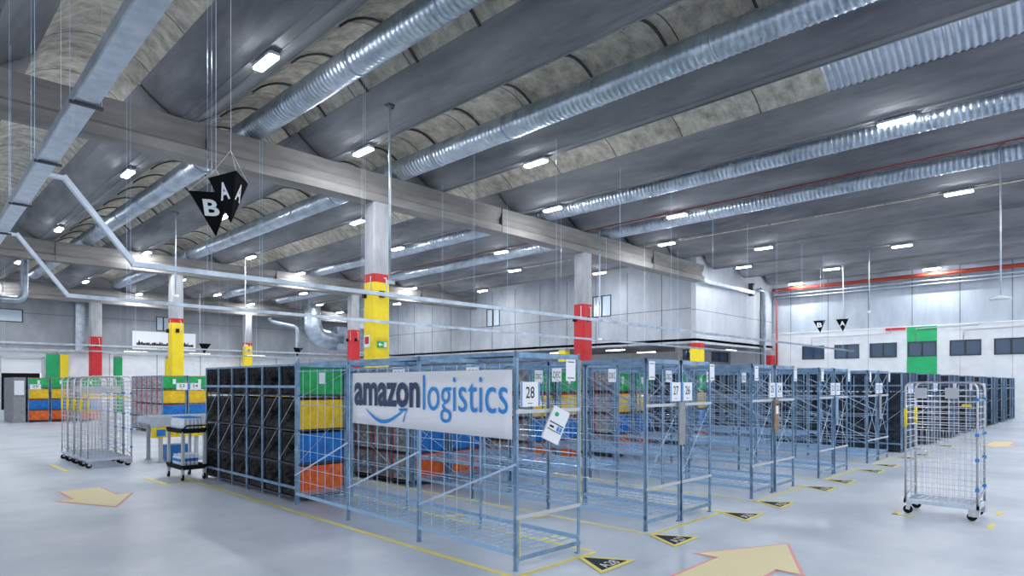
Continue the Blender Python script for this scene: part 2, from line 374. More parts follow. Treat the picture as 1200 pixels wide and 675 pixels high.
def lamp(x, y, lab):
    pass
lp = thing('ceiling_light', 'x', 'lamp', (0,0,0), 'ceiling lights under the roof beams')
MB().bevbox(-.11,.11,-.41,.41,.03,.10,.03).bar((-.0,-.3,.09),(0,-.3,.17),.03).bar((0,.3,.09),(0,.3,.17),.03).build('housing', 'galv', lp)
MB().bevbox(-.095,.095,-.39,.39,0,.03,.02).build('diffuser', 'emit', lp)
LP = []
for k in range(0, 11):
    x = X0B + PER*k
    if k == 0: ys = [-5, 18.6]
    elif k % 2 == 1: ys = [-6.5, 12.5, 22.2, 32.3, 42.5, 51.4]
    else: ys = [-4.5] + ([4.1] if k > 2 else []) + [15.35, 25.2, 35.0, 47.6]
    if k == 8: ys = [-2, 7.6, 15.3]
    if k == 9: ys = [-6,3.0, 12.0]
    if k == 10: ys = [-1, 7.9, 15.4]; x = 42.2
    for y in ys:
        if x > XA and y > Y1: continue
        if k == 1 and y == 2.4: continue
        LP.append((k, x, y))
rown = ['first','second','third','fourth','fifth','sixth','seventh','eighth','ninth','tenth','rightmost']
cnt = {}
for i, (k, x, y) in enumerate(LP):
    o = lp if i == 0 else copy_tree(lp)
    o.location = (x, y, 8.25)
    cnt[k] = cnt.get(k, 0)+1
    o['label'] = 'white ceiling light under the %s roof beam from the left, %s from camera end' % (rown[k], ORD[cnt[k]-1]) if k != 10 else 'white ceiling light under the %s roof beam, %s from camera end' % (rown[k], ORD[cnt[k]-1])
# tube lamps in the low zones
tl = thing('tube_light', 'x', 'lamp', (0,0,0), 'tube lights low along the far walls')
MB().box(-.75,.75,-.07,.07,.05,.12).bar((-.5,0,.1),(-.5,0,.225),.02).bar((.5,0,.1),(.5,0,.225),.02).build('housing', 'railgrey', tl); MB().box(-.73,.73,-.05,.05,0,.05).build('tube', 'tube', tl)
rods = []
TL = [(5.0,50,0),(13.2,50,0),(17.5,50,0),(21.8,50,0),(35.0,24.5,1),(35.0,29.5,1),(35.0,34.5,1),(38.8,24.5,1),(38.8,32,1),(35.5,19.3,0),(40.5,19.0,0)]
for i,(x,y,r) in enumerate(TL):
    o = tl if i == 0 else copy_tree(tl); o.location = (x, y, 3.98); o.rotation_euler = (0,0,PI/2*r); rods = rods + [(o, x)] if i < 4 else rods
    o['label'] = ('slim tube light hung before the far wall, %s from the left' % ORD[i]) if i < 4 else ('slim tube light in the low recess behind the racks, %s from the left' % ORD[i-4])

for o, x in rods: MB().bar((0,0,.1),(0,0,(4.44 if min(abs(x-X0B-PER*k) for k in range(9)) < .2 else 5.0)),.02).build('hanging_rod','galv',o)
# overhead box tray, conduits and their hangers
t = thing('cable_tray', 'wide flat steel cable duct crossing the top left corner below the roof', 'cable tray', (1.33, 0, 4.8))
def bx_(y, d=0): return (1.33+.027*y+d)
MB().prism([(bx_(2),2),(bx_(2,.22),2),(bx_(22,.22),22),(bx_(22),22)], 4.80, 4.87).build('tray_box', 'galv', t)
MB().prism([(bx_(2,-.02),2),(bx_(2,-.003),2),(bx_(22,-.003),22),(bx_(22,-.02),22)], 4.785, 4.90).build('side_flange', 'duct', t)
for y in (5.0,8.1,10.6,13.4,16.2,19.0):
    MB().box(bx_(y,-.04),bx_(y,.27),y-.025,y+.025,4.77,4.80).build('bracket', 'darkmetal', t)
    tubes('suspension_wire', 'wire', t, [[(bx_(y,-.035),y,4.77),(bx_(y,-.035),y,8.9)],[(bx_(y,.26),y,4.77),(bx_(y,.26),y,8.9)]], .0028)
def rail(y, z, x0, x1, lab, diag=True, step=3.1, wdt=.10, xs=1.85, zs=4.84, hang=True):
    t = thing('cable_tray', lab, 'cable tray', (x0, y, z))
    m = MB().box(x0, x1, y-wdt/2, y+wdt/2, z-.025, z+.02).box(x0,x1,y-wdt/2-.01,y-wdt/2+.01,z-.03,z+.05)
    m.build('tray', 'duct', t)
    if diag:
        m = MB().bar((xs-.2,y,zs),(xs+.22,y,zs),wdt,.05).bar((xs+.2,y,zs+.01),(x0+.03,y,z),wdt,.05)
        for o_ in (-.05,.05): m.bar((xs+.2,y+o_,zs+.03),(x0+.03,y+o_,z+.03),.012,.06)
        for i in range(14):
            q = (i+.5)/14; px_ = xs+.2+(x0-xs-.17)*q; pz_ = zs+(z-zs)*q; m.box(px_-.012,px_+.012,y-.05,y+.05,pz_+.02,pz_+.045)
        m.build('sloping_tray', 'galv', t)
    x = x0+1.2
    while hang and x < x1:
        tubes('suspension_wire', 'wire', t, [[(x-.05,y-.04,z),(x-.05,y-.04,8.6)],[(x+.05,y+.04,z),(x+.05,y+.04,8.6)]], .0034); x += step
    return t
rail(11.4, 3.66, 2.95, 40, 'nearest overhead cable tray, dropping from the flat duct at upper left')
rail(16.45, 3.66, 3.0, 40, 'second overhead cable tray, passing lower across both big columns', xs=1.95, zs=4.84)
rail(37.5, 3.7, 3, 31, 'thin overhead tray behind the distant yellow column', False, 5)
rail(44.0, 3.7, 4, 31, 'most distant thin overhead tray, before the white dock wall', False, 6)
def pole(x, y, z0, lab, r=.03, disc=False, m='galv'):
    t = thing('ceiling_pole', lab, 'pole', (x, y, z0))
    MB().tube([(x,y,z0),(x,y,8.42)], r, 8).build('shaft', m, t)
    MB().box(x-.09,x+.09,y-.09,y+.09,8.40,8.43).bar((x,y,8.30),(x+.12,y,8.40),.03).build('ceiling_bracket', 'darkmetal', t)
    if disc: MB().tube([(x,y,z0-.05),(x,y,z0-.01),(x,y,z0+.06)], [.26,.24,.05], 20).build('disc', 'white', t)
    else: MB().box(x-.07,x+.12,y-.04,y+.04,z0-.06,z0+.02).build('end_bracket', 'white', t)
pole(8.72, 12.6, 4.2, 'grey hanging pole in front of the nearest yellow column')
pole(22.0, 2.5, 4.15, 'hanging pole with a white disc at its lower end, far right', disc=True, r=.022)
pole(21.97, 16.2, 3.7, 'hanging pole between the two big columns, before the grey wall')
pole(8.35, 26.4, 5.2, 'thin hanging pole left of the black letter signs')
pole(13.81, 33.0, 3.8, 'distant thin hanging pole behind the nearest cable tray', r=.02)
pole(34.2, 9.0, 5.3, 'thin hanging pole before the green panel of the right wall', r=.022)
# red sprinkler pipe along the roof, and along the right wall
tag(MB().tube([(21.83,-8,8.40),(21.83,50,8.40)], .022, 8).build('sprinkler_pipe', 'darkred'), 'thin dark red pipe running under the roof beside the rightmost duct', 'pipe')
t = thing('sprinkler_pipe', 'orange red pipe rising in the corner and running along the right wall top', 'pipe', (43.15, 17.0, 0))
MB().tube([(43.15,17.0,0),(43.15,17.0,8.05)], .07, 10).build('riser', 'redpipe', t)
MB().tube([(42.7,17.1,8.05),(42.7,-10,8.05)], .12, 10).build('main', 'redpipe', t)
MB().tube([(42.9,17.1,7.75),(42.9,-10,7.75)], .05, 8).tube([(43.0,17.1,7.55),(43.0,-10,7.55)], .04, 8).build('conduit', 'galv', t)
# services on the return wall
t = thing('wall_pipe', 'two steel pipes running down the pale return wall', 'pipe', (41.6, 17.3, 0))
MB().tube([(40.6,17.25,7.9),(41.6,17.25,7.9),(41.75,17.25,7.7),(41.75,17.25,.0)], .10, 10).build('pipe', 'duct', t)
MB().tube([(41.2,17.28,8.1),(41.2,17.28,0)], .05, 8).build('pipe', 'darkmetal', t)
t = thing('cable_tray', 'steel cable tray fixed high along the pale return wall', 'cable tray', (36, 17.2, 7.6))
MB().box(33.1,39.6,17.05,17.35,7.52,7.58).box(33.1,39.6,17.03,17.06,7.50,7.68).build('tray', 'galv', t)
MB().box(39.5,39.75,17.05,17.35,7.4,8.2).build('riser_box', 'darkmetal', t)
# conduits on white wall
t = thing('wall_conduit', 'thin pale conduits bent over the windows of the white right wall', 'conduit', (XC-.04, 8, 4.9))
for k,(ya,yb,z) in enumerate(((14.8,10.2,4.78),(8.9,5.9,5.02),(6.6,3.9,4.82))):
    MB().tube([(XC-.075,ya,4.3),(XC-.075,ya,z),(XC-.075,yb,z+.05),(XC-.075,yb,5.12)], .03, 6).build('conduit', 'railgrey', t)
tag(MB().box(XC-.1,XC-.02,9.45,10.5,5.0,5.14).build('red_beam_marker', 'red'), 'short red bar left of the green panel top', 'marker')
# far wall ducts
t = thing('ventilation_duct', 'large curved silver ventilation duct before the far wall', 'duct', (27.5, 49.5, 5))
MB().tube([(26.4,49.5,8.8),(26.4,49.5,7.5),(26.4,49.5,6.9)]+[(27.7-1.3*math.cos(q),49.5,6.9-1.3*math.sin(q)) for q in [PI/2*i/8 for i in range(1,9)]]+[(29.0,49.5,5.6)], [.68,.68,.74]+[.78]*8+[.78], 20).build('elbow', 'duct', t)
MB().box(28.4,31.2,48.8,50.3,4.7,6.7).build('box_section', 'duct', t)
tag(MB().tube([(22.9,50,7.1),(23.1,50,6.85),(25.0,50,6.6),(25.25,50,6.45),(25.3,50,6.2),(25.3,50,0.02)], .17, 10).build('exhaust_pipe', 'duct'), 'slim bent silver pipe left of the large curved duct', 'pipe')
tag(MB().box(10.3,10.85,53.3,53.95,4.1,8.3).build('vertical_duct', 'duct'), 'vertical square silver duct beside the far red column', 'duct')
pts = [(2.5+i*.06, 40, 6.0) for i in range(45)] + [(5.2+.35*math.sin(a), 40, 6.35-.35*math.cos(a)) for a in [PI/2*i/8 for i in range(1,9)]] + [(5.55,40,6.4+.1*i) for i in range(1,20)]
tag(MB().tube(pts, [.16+.02*(i%2) for i in range(len(pts))], 12).build('flexible_duct', 'duct'), 'ribbed flexible duct bending upward at the far left edge', 'duct')

# ================================================================== HANGING LETTER SIGNS
def letter_sign(V, tip, faces, lab, wires, pole_=None):
    """V: three top corners, tip: lower point, faces: list of (i,j,letter)"""
    t = thing('hanging_sign', lab, 'sign', tuple(tip))
    V = [Vector(v) for v in V]; tip = Vector(tip)
    MB().add(V+[tip], [(0,1,2),(0,3,1),(1,3,2),(2,3,0)]).build('pyramid', 'black', t)
    cen = (V[0]+V[1]+V[2]+tip)/4
    for i, j, ch in faces:
        a, b = V[i], V[j]; n = (b-a).cross(tip-a).normalized()
        mid = (a+b)/2
        if n.dot(mid-cen) < 0: n = -n
        ux = (b-a).normalized(); uy = (mid-tip).normalized()
        w = .27; h = .27 
        org = mid - uy*(.12+h) - ux*w/2 + n*.012
        text_mb(MB(), ch, org, ux, uy, w, h, .03).build('letter', 'white', t)
    tubes('suspension_wire', 'white', t, [[a,b] for a,b in wires], .004)
    if pole_: MB().tube([pole_, (pole_[0],pole_[1],8.42)], .03, 6).build('hanging_pole', 'white', t)
Fv = Vector((math.cos(AZ), math.sin(AZ), 0)); Rv = Vector((math.sin(AZ), -math.cos(AZ), 0))
def cp(dep, lat, z): v = Fv*dep + Rv*lat; return (v.x, v.y, z)
La, Ma, Ra = cp(10.2,-4.93,5.09), cp(9.72,-4.26,5.05), cp(10.40,-4.36,5.06)
ca = [(La[i]+Ma[i]+Ra[i])/3 for i in range(3)]
letter_sign([La,Ma,Ra], (ca[0],ca[1],4.33), [(0,1,'A'),(1,2,'A')], 'black pyramid sign with two white letters A hanging at upper left', [(La,(ca[0],ca[1],5.5)),(Ma,(ca[0],ca[1],5.5)),(Ra,(ca[0],ca[1],5.5)),((ca[0],ca[1],5.5),(ca[0],ca[1],8.7))])
Lb, Rb, Bb = cp(10.5,-5.4,4.98), cp(10.45,-4.68,4.92), cp(11.1,-5.0,4.95)
cb = [(Lb[i]+Rb[i]+Bb[i])/3 for i in range(3)]
letter_sign([Lb,Rb,Bb], (cb[0],cb[1],4.25), [(0,1,'B')], 'black pyramid sign with white letter B, partly behind the A sign', [(Lb,(cb[0],cb[1],5.4)),(Rb,(cb[0],cb[1],5.4)),(Bb,(cb[0],cb[1],5.4)),((cb[0],cb[1],5.4),(cb[0],cb[1],8.7))])
for y, ch in ((12.56,'B'),(11.35,'A')):
    letter_sign([(38,y+.33,5.38),(38,y-.33,5.38),(38.5,y,5.38)], (38.15,y,4.68), [(0,1,ch)], 'small distant black pyramid sign with white letter %s before the right wall' % ch, [((38.2,y,5.38),(38.2,y,8.4))], (38.2,y,5.4) if ch=='A' else None)
for x,y,l in ((14.3,40,'tiny distant black pyramid sign right of the skyline banner'),(20.3,40,'tiny distant black pyramid sign below the large curved duct')):
    letter_sign([(x-.36,y,4.2),(x+.36,y,4.2),(x,y+.6,4.2)], (x,y+.15,3.6), [], l, [((x,y+.2,4.2),(x,y+.2,8.64 if x < 15 else 9.56))])

# skyline banner on far wall
t = thing('skyline_banner', 'white banner with a black city skyline on the far grey wall', 'banner', (16.3, YD-.05, 4.38))
MB().box(14.03,18.56,YD-.06,YD-.03,4.40,5.80).build('sheet', 'white', t)
sk = MB(); rr = random.Random(3); x = 14.3
while x < 18.2:
    wd = rr.uniform(.06,.2); hh = rr.uniform(.05,.2); sk.box(x,x+wd,YD-.07,YD-.06,4.72,4.78+hh)
    if rr.random() < .25: sk.add([(x,YD-.07,4.78+hh),(x+wd,YD-.07,4.78+hh),(x+wd/2,YD-.07,5.0+hh)],[(0,1,2)])
    x += wd+.01
sk.build('skyline', 'ink', t)
text_mb(MB(), 'Barcelona', (15.75,YD-.07,4.45), (1,0,0), (0,0,1), 1.35, .17).build('lettering', 'ink', t)
# column signs
t = thing('exit_sign', 'green and white exit arrow sign on the nearest yellow column', 'sign', (11.35, 16.88, 2.9))
MB().box(11.22,11.58,16.87,16.89,2.90,3.10).build('plate', 'green', t)
MB().add([(11.24,16.865,3.0),(11.32,16.865,3.07),(11.32,16.865,3.02),(11.40,16.865,3.02),(11.40,16.865,2.98),(11.32,16.865,2.98),(11.32,16.865,2.93)],[(0,2,1),(0,5,2),(0,6,5),(2,5,4,3)]).build('arrow','white',t)
MB().box(11.45,11.56,16.86,16.87,2.92,3.08).build('door_symbol','white',t)
t = thing('fire_sign', 'white and red fire equipment sign on the left side of the nearest yellow column', 'sign', (11.08, 17.25, 3))
MB().box(11.075,11.085,17.1,17.42,2.92,3.30).build('plate','white',t)
MB().box(11.068,11.075,17.15,17.37,3.02,3.25).build('red_symbol','red',t)
t = thing('exit_sign', 'small green exit sign low on the red column', 'sign', (22.15, 16.88, 2.5))
MB().box(21.98,22.3,16.87,16.89,2.5,2.72).build('plate','white',t); MB().box(22.02,22.2,16.86,16.87,2.54,2.68).build('symbol','green',t)

# ================================================================== FLOOR MARKINGS
def flat(name, pts, m, lab, cat, z=.003, parent=None):
    mb = MB().prism(pts, 0.0005, z)
    o = mb.build(name, m, parent)
    if lab: tag(o, lab, cat)
    return o
flat('floor_line', [(4.06,3.93),(4.12,3.93),(4.12,12.6),(4.06,12.6)], 'line', 'yellow floor line along the left side of the banner rack', 'floor line')
flat('floor_line', [(5.26,4.0),(5.31,4.0),(5.31,12.4),(5.26,12.4)], 'line', 'yellow floor line along the aisle side of the banner rack', 'floor line')
RUNS = [(6.44,8.09),(9.39,11.13),(12.31,14.01),(15.37,17.1)]
flat('floor_line', [(4.06,3.93),(5.31,3.93),(5.31,3.98),(4.06,3.98)], 'line', 'yellow floor line across the near end of the banner rack', 'floor line')
nm = ['twenty seven and twenty six','twenty five and twenty four','twenty three and twenty two','twenty one and twenty']
for (a,b), s in zip(RUNS, nm):
    flat('floor_line', [(a-.1,3.93),(b+.1,3.93),(b+.1,3.98),(a-.1,3.98)], 'line', 'yellow floor line across the near end of racks %s' % s, 'floor line')
    flat('floor_line', [(a-.12,4.0),(a-.07,4.0),(a-.07,12.4),(a-.12,12.4)], 'line', 'yellow floor line along the left side of racks %s' % s, 'floor line')
    flat('floor_line', [(b+.07,4.0),(b+.12,4.0),(b+.12,12.4),(b+.07,12.4)], 'line', 'yellow floor line along the right side of racks %s' % s, 'floor line')
for i,(x,y) in enumerate(((5.42,4.62),(5.42,6.4),(6.22,5.6),(6.22,7.6),(9.15,5.6))):
    t = thing('floor_label', 'small yellow edged white label on the aisle floor, %s from the camera' % ORD[i], 'floor label', (x,y,0))
    MB().box(x-.14,x+.14,y-.11,y+.11,.0045,.006).build('border','line',t); MB().box(x-.10,x+.10,y-.07,y+.07,.006,.0075).build('card','white',t)
tri = [(5.02,'28'),(6.34,'27'),(8.12,'26'),(9.25,'25'),(11.15,'24'),(12.2,'23'),(14.1,'22'),(15.25,'21'),(17.15,'20'),(18.2,'19'),(21.2,'17'),(24.2,'15')]
for x, s in tri:
    t = thing('floor_triangle', 'black and yellow floor triangle at the near end of rack '+NW(s), 'floor marking', (x,3.7,0))
    P = [Vector((x,4.0)),Vector((x+.30,3.48)),Vector((x-.30,3.46))]; c = (P[0]+P[1]+P[2])/3
    MB().prism([tuple(p) for p in (P[0],P[2],P[1])], .0055, .0075).build('border','line',t)
    q = [c+(p-c)*.72 for p in P]
    MB().prism([tuple(p) for p in (q[0],q[2],q[1])], .0075, .009).build('centre','trianglefilm',t)
    text_mb(MB(), 'A'+s, (c.x-.125,c.y-.12,.0095), (1,.03,0), (0,1,0), .25, .12, .01).build('lettering','white',t)
def arrow(cx, cy, ang, L, w, hw, hl, lab, mirror=1):
    """floor arrow: tip at +local x"""
    def tf(p): c, s = math.cos(ang), math.sin(ang); return (cx+p[0]*c-p[1]*s, cy+p[0]*s+p[1]*c)
    t = thing('floor_arrow', lab, 'floor marking', (cx,cy,0))
    def pts(e): return [tf(p) for p in ((-e,-w/2-e),(L-hl-e*.3,-w/2-e),(L-hl-e,-hw/2-e*1.6),(L+e*1.7,0),(L-hl-e,hw/2+e*1.6),(L-hl-e*.3,w/2+e),(-e,w/2+e))]
    def tris(m, p, z):
        n = len(p); vs = [(x,y,z) for x,y in p]
        return m.add(vs, [(0,1,5,6),(2,3,4)])
    a = MB(); tris(a, pts(.035), .004); a.build('pink_edge','pink',t)
    a = MB(); tris(a, pts(0), .006); a.build('arrow_film','cream',t)
arrow(2.46, 12.4, -PI/2, 2.1, .56, .98, 1.1, 'cream floor arrow pointing toward the camera on the left aisle')
arrow(4.2, 2.65, 0, 2.8, .58, 1.02, 1.02, 'large cream floor arrow with pink edge in the right foreground')
arrow(24.0, 2.65, PI, 2.2, .5, .9, .9, 'small distant cream floor arrow behind the right roll cage')
for i,(a,b,c_,d_) in enumerate(((9.62,9.9,2.2,2.26),(9.62,9.68,2.0,2.26),(9.5,9.8,1.16,1.22),(10.55,10.8,1.2,1.26),(2.75,2.81,15.2,16.8),(2.75,3.1,15.1,15.16),(3.6,3.66,11.9,13.2),(3.6,4.05,11.85,11.91))):
    flat('floor_tape', [(a,c_),(b,c_),(b,d_),(a,d_)], 'line', ['yellow tape strip by the left casters of the right roll cage','short yellow tape corner left of the right roll cage','yellow tape strip by the front right caster of the right cage','yellow tape strip by the rear right caster of the right cage','long yellow tape beside the group of roll cages at left','short yellow tape before the group of roll cages','yellow tape left of the utility cart','yellow tape before the utility cart'][i], 'floor tape', z=.0045)

# ================================================================== RACKS
BAY = [4.07, 5.60, 7.13, 8.64]
def wire_shelf(mb, x0, x1, y0, y1, z, dx=.2, dy=.11, r=.0042):
    n = max(1, round((x1-x0)/dx)); 
    for i in range(n+1):
        x = x0+(x1-x0)*i/n; mb.tube([(x,y0,z),(x,y1,z)], r, 4, False)
    n = round((y1-y0)/dy)
    for i in range(n+1):
        y = y0+(y1-y0)*i/n; mb.tube([(x0,y,z+.006),(x1,y,z+.006)], r, 4, False)
def make_rack(w, front_mesh=False, label=''):
    """built at origin: X 0..w, Y 0..4.57"""
    t = thing('storage_rack', label, 'rack', (0,0,0), None)
    Y = [b-4.07 for b in BAY]; L = Y[-1]; p = .035
    for x in (0, w-p):
        for y in Y:
            yy = min(y, L-p) if y else 0
            m = MB(); H = 2.06
            # slotted angle: two flanges
            sx = 1 if x == 0 else -1; xa = x if x == 0 else x+p
            m.box(xa, xa+sx*p, yy, yy+.006, 0, H).box(xa, xa+sx*.006, yy, yy+p, 0, H)
            m.box(xa-.004, xa+sx*.04, yy-.004, yy+.04, 0, .012)
            m.build('post', 'rack', t)
    m = MB()
    for x in (.02, w-.02):
        m.box(x-.012,x+.012,0,L,2.015,2.05)
        if front_mesh: m.box(x-.012,x+.012,0,L,1.92,1.94)
    for y in Y: m.box(0,w,y,y+.02,2.0,2.05)
    m.build('top_rail', 'rack', t)
    tubes('side_rod', 'wire', t, [[(x,0,z),(x,L,z)] for x in (.01, w-.01) for z in (1.46,1.03,.55)], .005)
    for z in (1.49,.50): MB().box(0,w,-.006,.006,z-.018,z+.018).build('end_rail', 'railgrey', t)
    MB().box(0,w,-.006,.006,.09,.13).build('end_rail', 'rack', t)
    m = MB(); wire_shelf(m, .02, w-.02, .02, L-.02, .17)
    m.box(0,.02,0,L,.14,.185); m.box(w-.02,w,0,L,.14,.185)
    m.build('wire_shelf', 'shelfwire', t)
    if not front_mesh:
        m = MB(); wire_shelf(m, .02, w-.02, 1.55, L-.02, .52, .2, .12); m.box(0,.015,1.55,L,.50,.54); m.box(w-.015,w,1.55,L,.50,.54)
        m.build('wire_shelf', 'shelfwire', t)
    br = []
    for i in range(3):
        a, b = Y[i], Y[i+1]
        for x in ([w-.012] if front_mesh else [.008, w-.008]):
            br += [[(x,b,1.88),(x,a,1.12)], [(x,b,1.08),(x,a,.42)]]
    for z0, z1 in ((.55,1.45),(1.52,1.98)):
        br.append([(0,L-.01,z0),(w,L-.01,z1)])
        if not front_mesh: br += [[(0,.02,z0),(w,.02,z1)], [(w,.025,z0),(0,.025,z1)]]
    tubes('cross_brace', 'wire', t, br, .0045)
    m = MB()
    if front_mesh:
        n = int(L/.215)
        for i in range(1, n): m.tube([(-.004,i*.215,.17),(-.004,i*.215,1.95)], .0035, 4, False)
        for z in (.36,.80): m.tube([(-.006,0,z),(-.006,L,z)], .004, 4, False)
        for i in range(3): m.bar((.0,Y[i],1.0),(.0,Y[i+1],.42),.006,.02)
    else:
        n = int(L/.25)
        for i in range(1, n): m.tube([(w-.004,i*.25,.17),(w-.004,i*.25,1.95)], .0028, 4, False)
    m.build('mesh_panel', 'wire', t)
    return t
r28 = make_rack(.93, True, 'empty steel rack numbered twenty eight carrying the white logistics banner')
MB().box(.93,.936,-.004,.03,.50,2.0).build('yellow_strip','yellow',r28); MB().box(.044,.05,-.008,.0,.12,.50).build('yellow_strip','yellow',r28)
r28.location = (4.22, 4.07, 0); r28.rotation_euler = (0,0,math.radians(-1.4))
pr = make_rack(.80, False, 'empty open steel rack numbered twenty seven, just right of rack twenty eight')
pr.location = (6.44, 4.07, 0)
def place_rack(x, n, extra=''):
    o = copy_tree(pr); o.location = (x, 4.07, 0)
    o['label'] = 'empty open steel rack numbered %s in the row of racks' % NW(n)
num = 26
for i, x in enumerate((7.27, 9.39, 10.28, 12.31, 13.18, 15.37, 16.22)):
    place_rack(x, num); num -= 1

# --- totes
def make_tote(body, endm, label):
    t = thing('tote_bag', label, 'tote bag', (0,0,0), None)
    # soft box X -.37..+.37, Y -.255..+.255, Z 0...44
    rr = random.Random(5)
    def puff(nx, ny, fn):
        vs = []; 
        for j in range(ny+1):
            for i in range(nx+1): vs.append(fn(i/nx, j/ny))
        fs = [(j*(nx+1)+i, j*(nx+1)+i+1, (j+1)*(nx+1)+i+1, (j+1)*(nx+1)+i) for j in range(ny) for i in range(nx)]
        return vs, fs
    b = MB()
    def bul(u, v): return .022*math.sin(PI*u)*math.sin(PI*v)
    for s in (-1,1):
        vs, fs = puff(8, 6, lambda u,v: ((-.37+.74*u), s*(  .265 + bul(u,v) + (.009*math.sin(9*u+5*v) if 0<u<1 and 0<v<1 else 0)), .44*v))
        b.add(vs, fs if s < 0 else [f[::-1] for f in fs], True)
    for z in (0,.44):
        vs, fs = puff(6, 4, lambda u,v: (-.37+.74*u, -.265+.53*v, z + (-.03*math.sin(PI*u)*math.sin(PI*v) if z else .003)))
        b.add(vs, fs if z else [f[::-1] for f in fs], True)
    b.build('body', body, t)
    for s in (-1,1):
        e = MB()
        def fe(u, v):
            d = min(abs(u-v), abs(u+v-1))         # creases along both diagonals
            pin = math.sin(PI*u)*math.sin(PI*v)
            return (s*(.372 - .045*pin*(min(1,d*6))*2.2 - .012*math.sin(25*u+9*v)*pin + .008*math.sin(13*u+4)*math.sin(11*v)*pin), -.255+.51*u + .02*math.sin(PI*v)*(.5-u)*-1, .01+.42*v)
        vs, fs = puff(8, 8, fe); e.add(vs, fs if s > 0 else [f[::-1] for f in fs], False)
        o = e.build('end_panel', endm, t)
    rm = MB()
    for s in (-1,1):
        rm.bar((-.37,s*.265,.44),(.37,s*.265,.44),.014).bar((s*.372,-.265,.44),(s*.372,.265,.44),.014)
        for q in (-1,1): rm.bar((s*.374,q*.262,0),(s*.374,q*.262,.44),.016)
    rm.build('rim', M['piping'] if endm == 'tote_grey' else M['tote_black'], t)
    if 'green' in body: MB().box(-.05,.05,-.298,-.292,.16,.33).build('label_pocket', 'white', t)
    return t
TI = ['orange','blue','yellow','green']; TN = ['bottom','lower middle','upper middle','top']; TZ = [.10,.585,1.085,1.60]
protos = {}
def tote(ci, endm, label, loc, group, front=False):
    k = (ci, endm, front)
    if k not in protos: protos[k] = make_tote('tote_deepnavy' if (endm == 'tote_navy' and not front) else 'tote_'+TI[ci], endm, label); o = protos[k]
    else: o = copy_tree(protos[k]); o['label'] = label
    o.location = loc; o['group'] = group
    o.rotation_euler = (0,0,random.uniform(-.03,.03))
    return o
# --- tote racks
PT = .60
def make_tote_rack(w, ncol):
    t = thing('tote_rack', '', 'rack', (0,0,0)); L = ncol*PT; p = .035
    for x in (0, w-p):
        for i in range(ncol+1):
            y = max(0, min(i*PT-.0175, L-p)); MB().box(x,x+p,y,y+p,0,2.04).build('post','rack',t)
    for x in (-.012, w-.008):
        for z in (.22,1.71): MB().box(x,x+.02,0,L,z-.02,z+.02).build('long_rail','rack',t)
    for x in (.017, w-.017): MB().box(x-.015,x+.015,0,L,2.02,2.05).build('top_rail','rack',t)
    for i in range(ncol):
        for a_, b_ in ((.60,1.08),(1.10,1.60)):
            MB().tube([(-.008,i*PT+PT-.02,a_),(-.008,i*PT+.02,b_)], .005, 4, False).build('diagonal_brace','railgrey',t)
    for z in (.06,.55,1.05,1.565): MB().box(.0,w,.0,L,z,z+.022).build('shelf','darkshelf',t)
    return t
trk = make_tote_rack(.80, 6); first = [True]
def tote_rack(x, y, label, r180=False):
    o = trk if first[0] else copy_tree(trk); first[0] = False
    o.location = (x, y, 0); o['label'] = label
    return o
def fill(x, y, cols, endm, where, group, tiers=(0,1,2,3), front=False):
    for c in cols:
        for k in tiers:
            tote(k, endm, '%s tote, %s tier, %s column from front, %s' % ('navy' if endm == 'tote_navy' and not front else ('black sided '+TI[k] if endm == 'tote_black' else TI[k]), TN[k], ORD[c], where), (x+.40, y+PT/2+c*PT, TZ[k]-.008), group, front)
YT = 8.68
tote_rack(4.40, YT, 'rack of black sided tote bags continuing rack twenty eight to the left')
fill(4.40, YT, range(6), 'tote_black', 'black tote wall', 'tote bags in the black tote wall')
names = {6.44:'27', 7.27:'26', 9.39:'25', 10.28:'24', 12.31:'23', 13.18:'22', 15.37:'21', 16.22:'20'}
for x, n in names.items():
    tote_rack(x, YT, 'tote rack standing directly behind empty rack '+NW(n))
    left = n in ('27','25','23','21')
    fill(x, YT, range(6) if left else range(2), 'tote_navy' if n in ('21','20') else 'tote_grey', 'behind rack '+NW(n), 'tote bags behind rack '+NW(n), front=True)
x = 18.33; n = 19
while x < 41:
    for dx in (0,.85):
        tote_rack(x+dx, 4.07, 'distant tote rack numbered %s in the receding row at right' % NW(n))
        if dx == 0 and x < 19: 
            fill(x, 4.07, range(6), 'tote_navy', 'distant rack '+NW(n), 'tote bags in distant rack '+NW(n))
            tote_rack(x, 4.07+3.65, 'tote rack right behind distant tote rack nineteen')
            fill(x, 4.07+3.65, range(6), 'tote_navy', 'rack behind rack nineteen', 'tote bags behind distant rack nineteen')
        else: fill(x+dx, 4.07, range(1), 'tote_navy', 'distant rack '+NW(n), 'tote bags in distant rack '+NW(n))
        n -= 1
    x += 2.98
# block beyond the conveyor
B = [(7.15,'first'),(10.1,'second'),(13.05,'third'),(16.0,'fourth')]
for x, s in B:
    for dx, sd in ((0,'left'),(.85,'right')):
        w = '%s rack, %s pair beyond conveyor' % (sd, s)
        tote_rack(x+dx, 24.0, 'tote rack beyond the conveyor, %s of the %s pair from the left' % (sd, s))
        fill(x+dx, 24.0, range(6) if (dx == 0 and x < 8) else range(1), 'tote_grey', w, 'tote bags beyond the conveyor')
for dx, sd in ((0,'left'),(.85,'right')):
    tote_rack(5.1+dx, 35.8, 'most distant tote rack at the far left, %s of the pair' % sd)
    fill(5.1+dx, 35.8, range(2), 'tote_grey', '%s far left rack' % sd, 'tote bags in the far left racks')
tote_rack(6.95, 34.9, 'distant tote rack standing left of the yellow distant column')
fill(6.95, 34.9, range(4), 'tote_grey', 'rack left of distant column', 'tote bags in the distant rack left of the column')
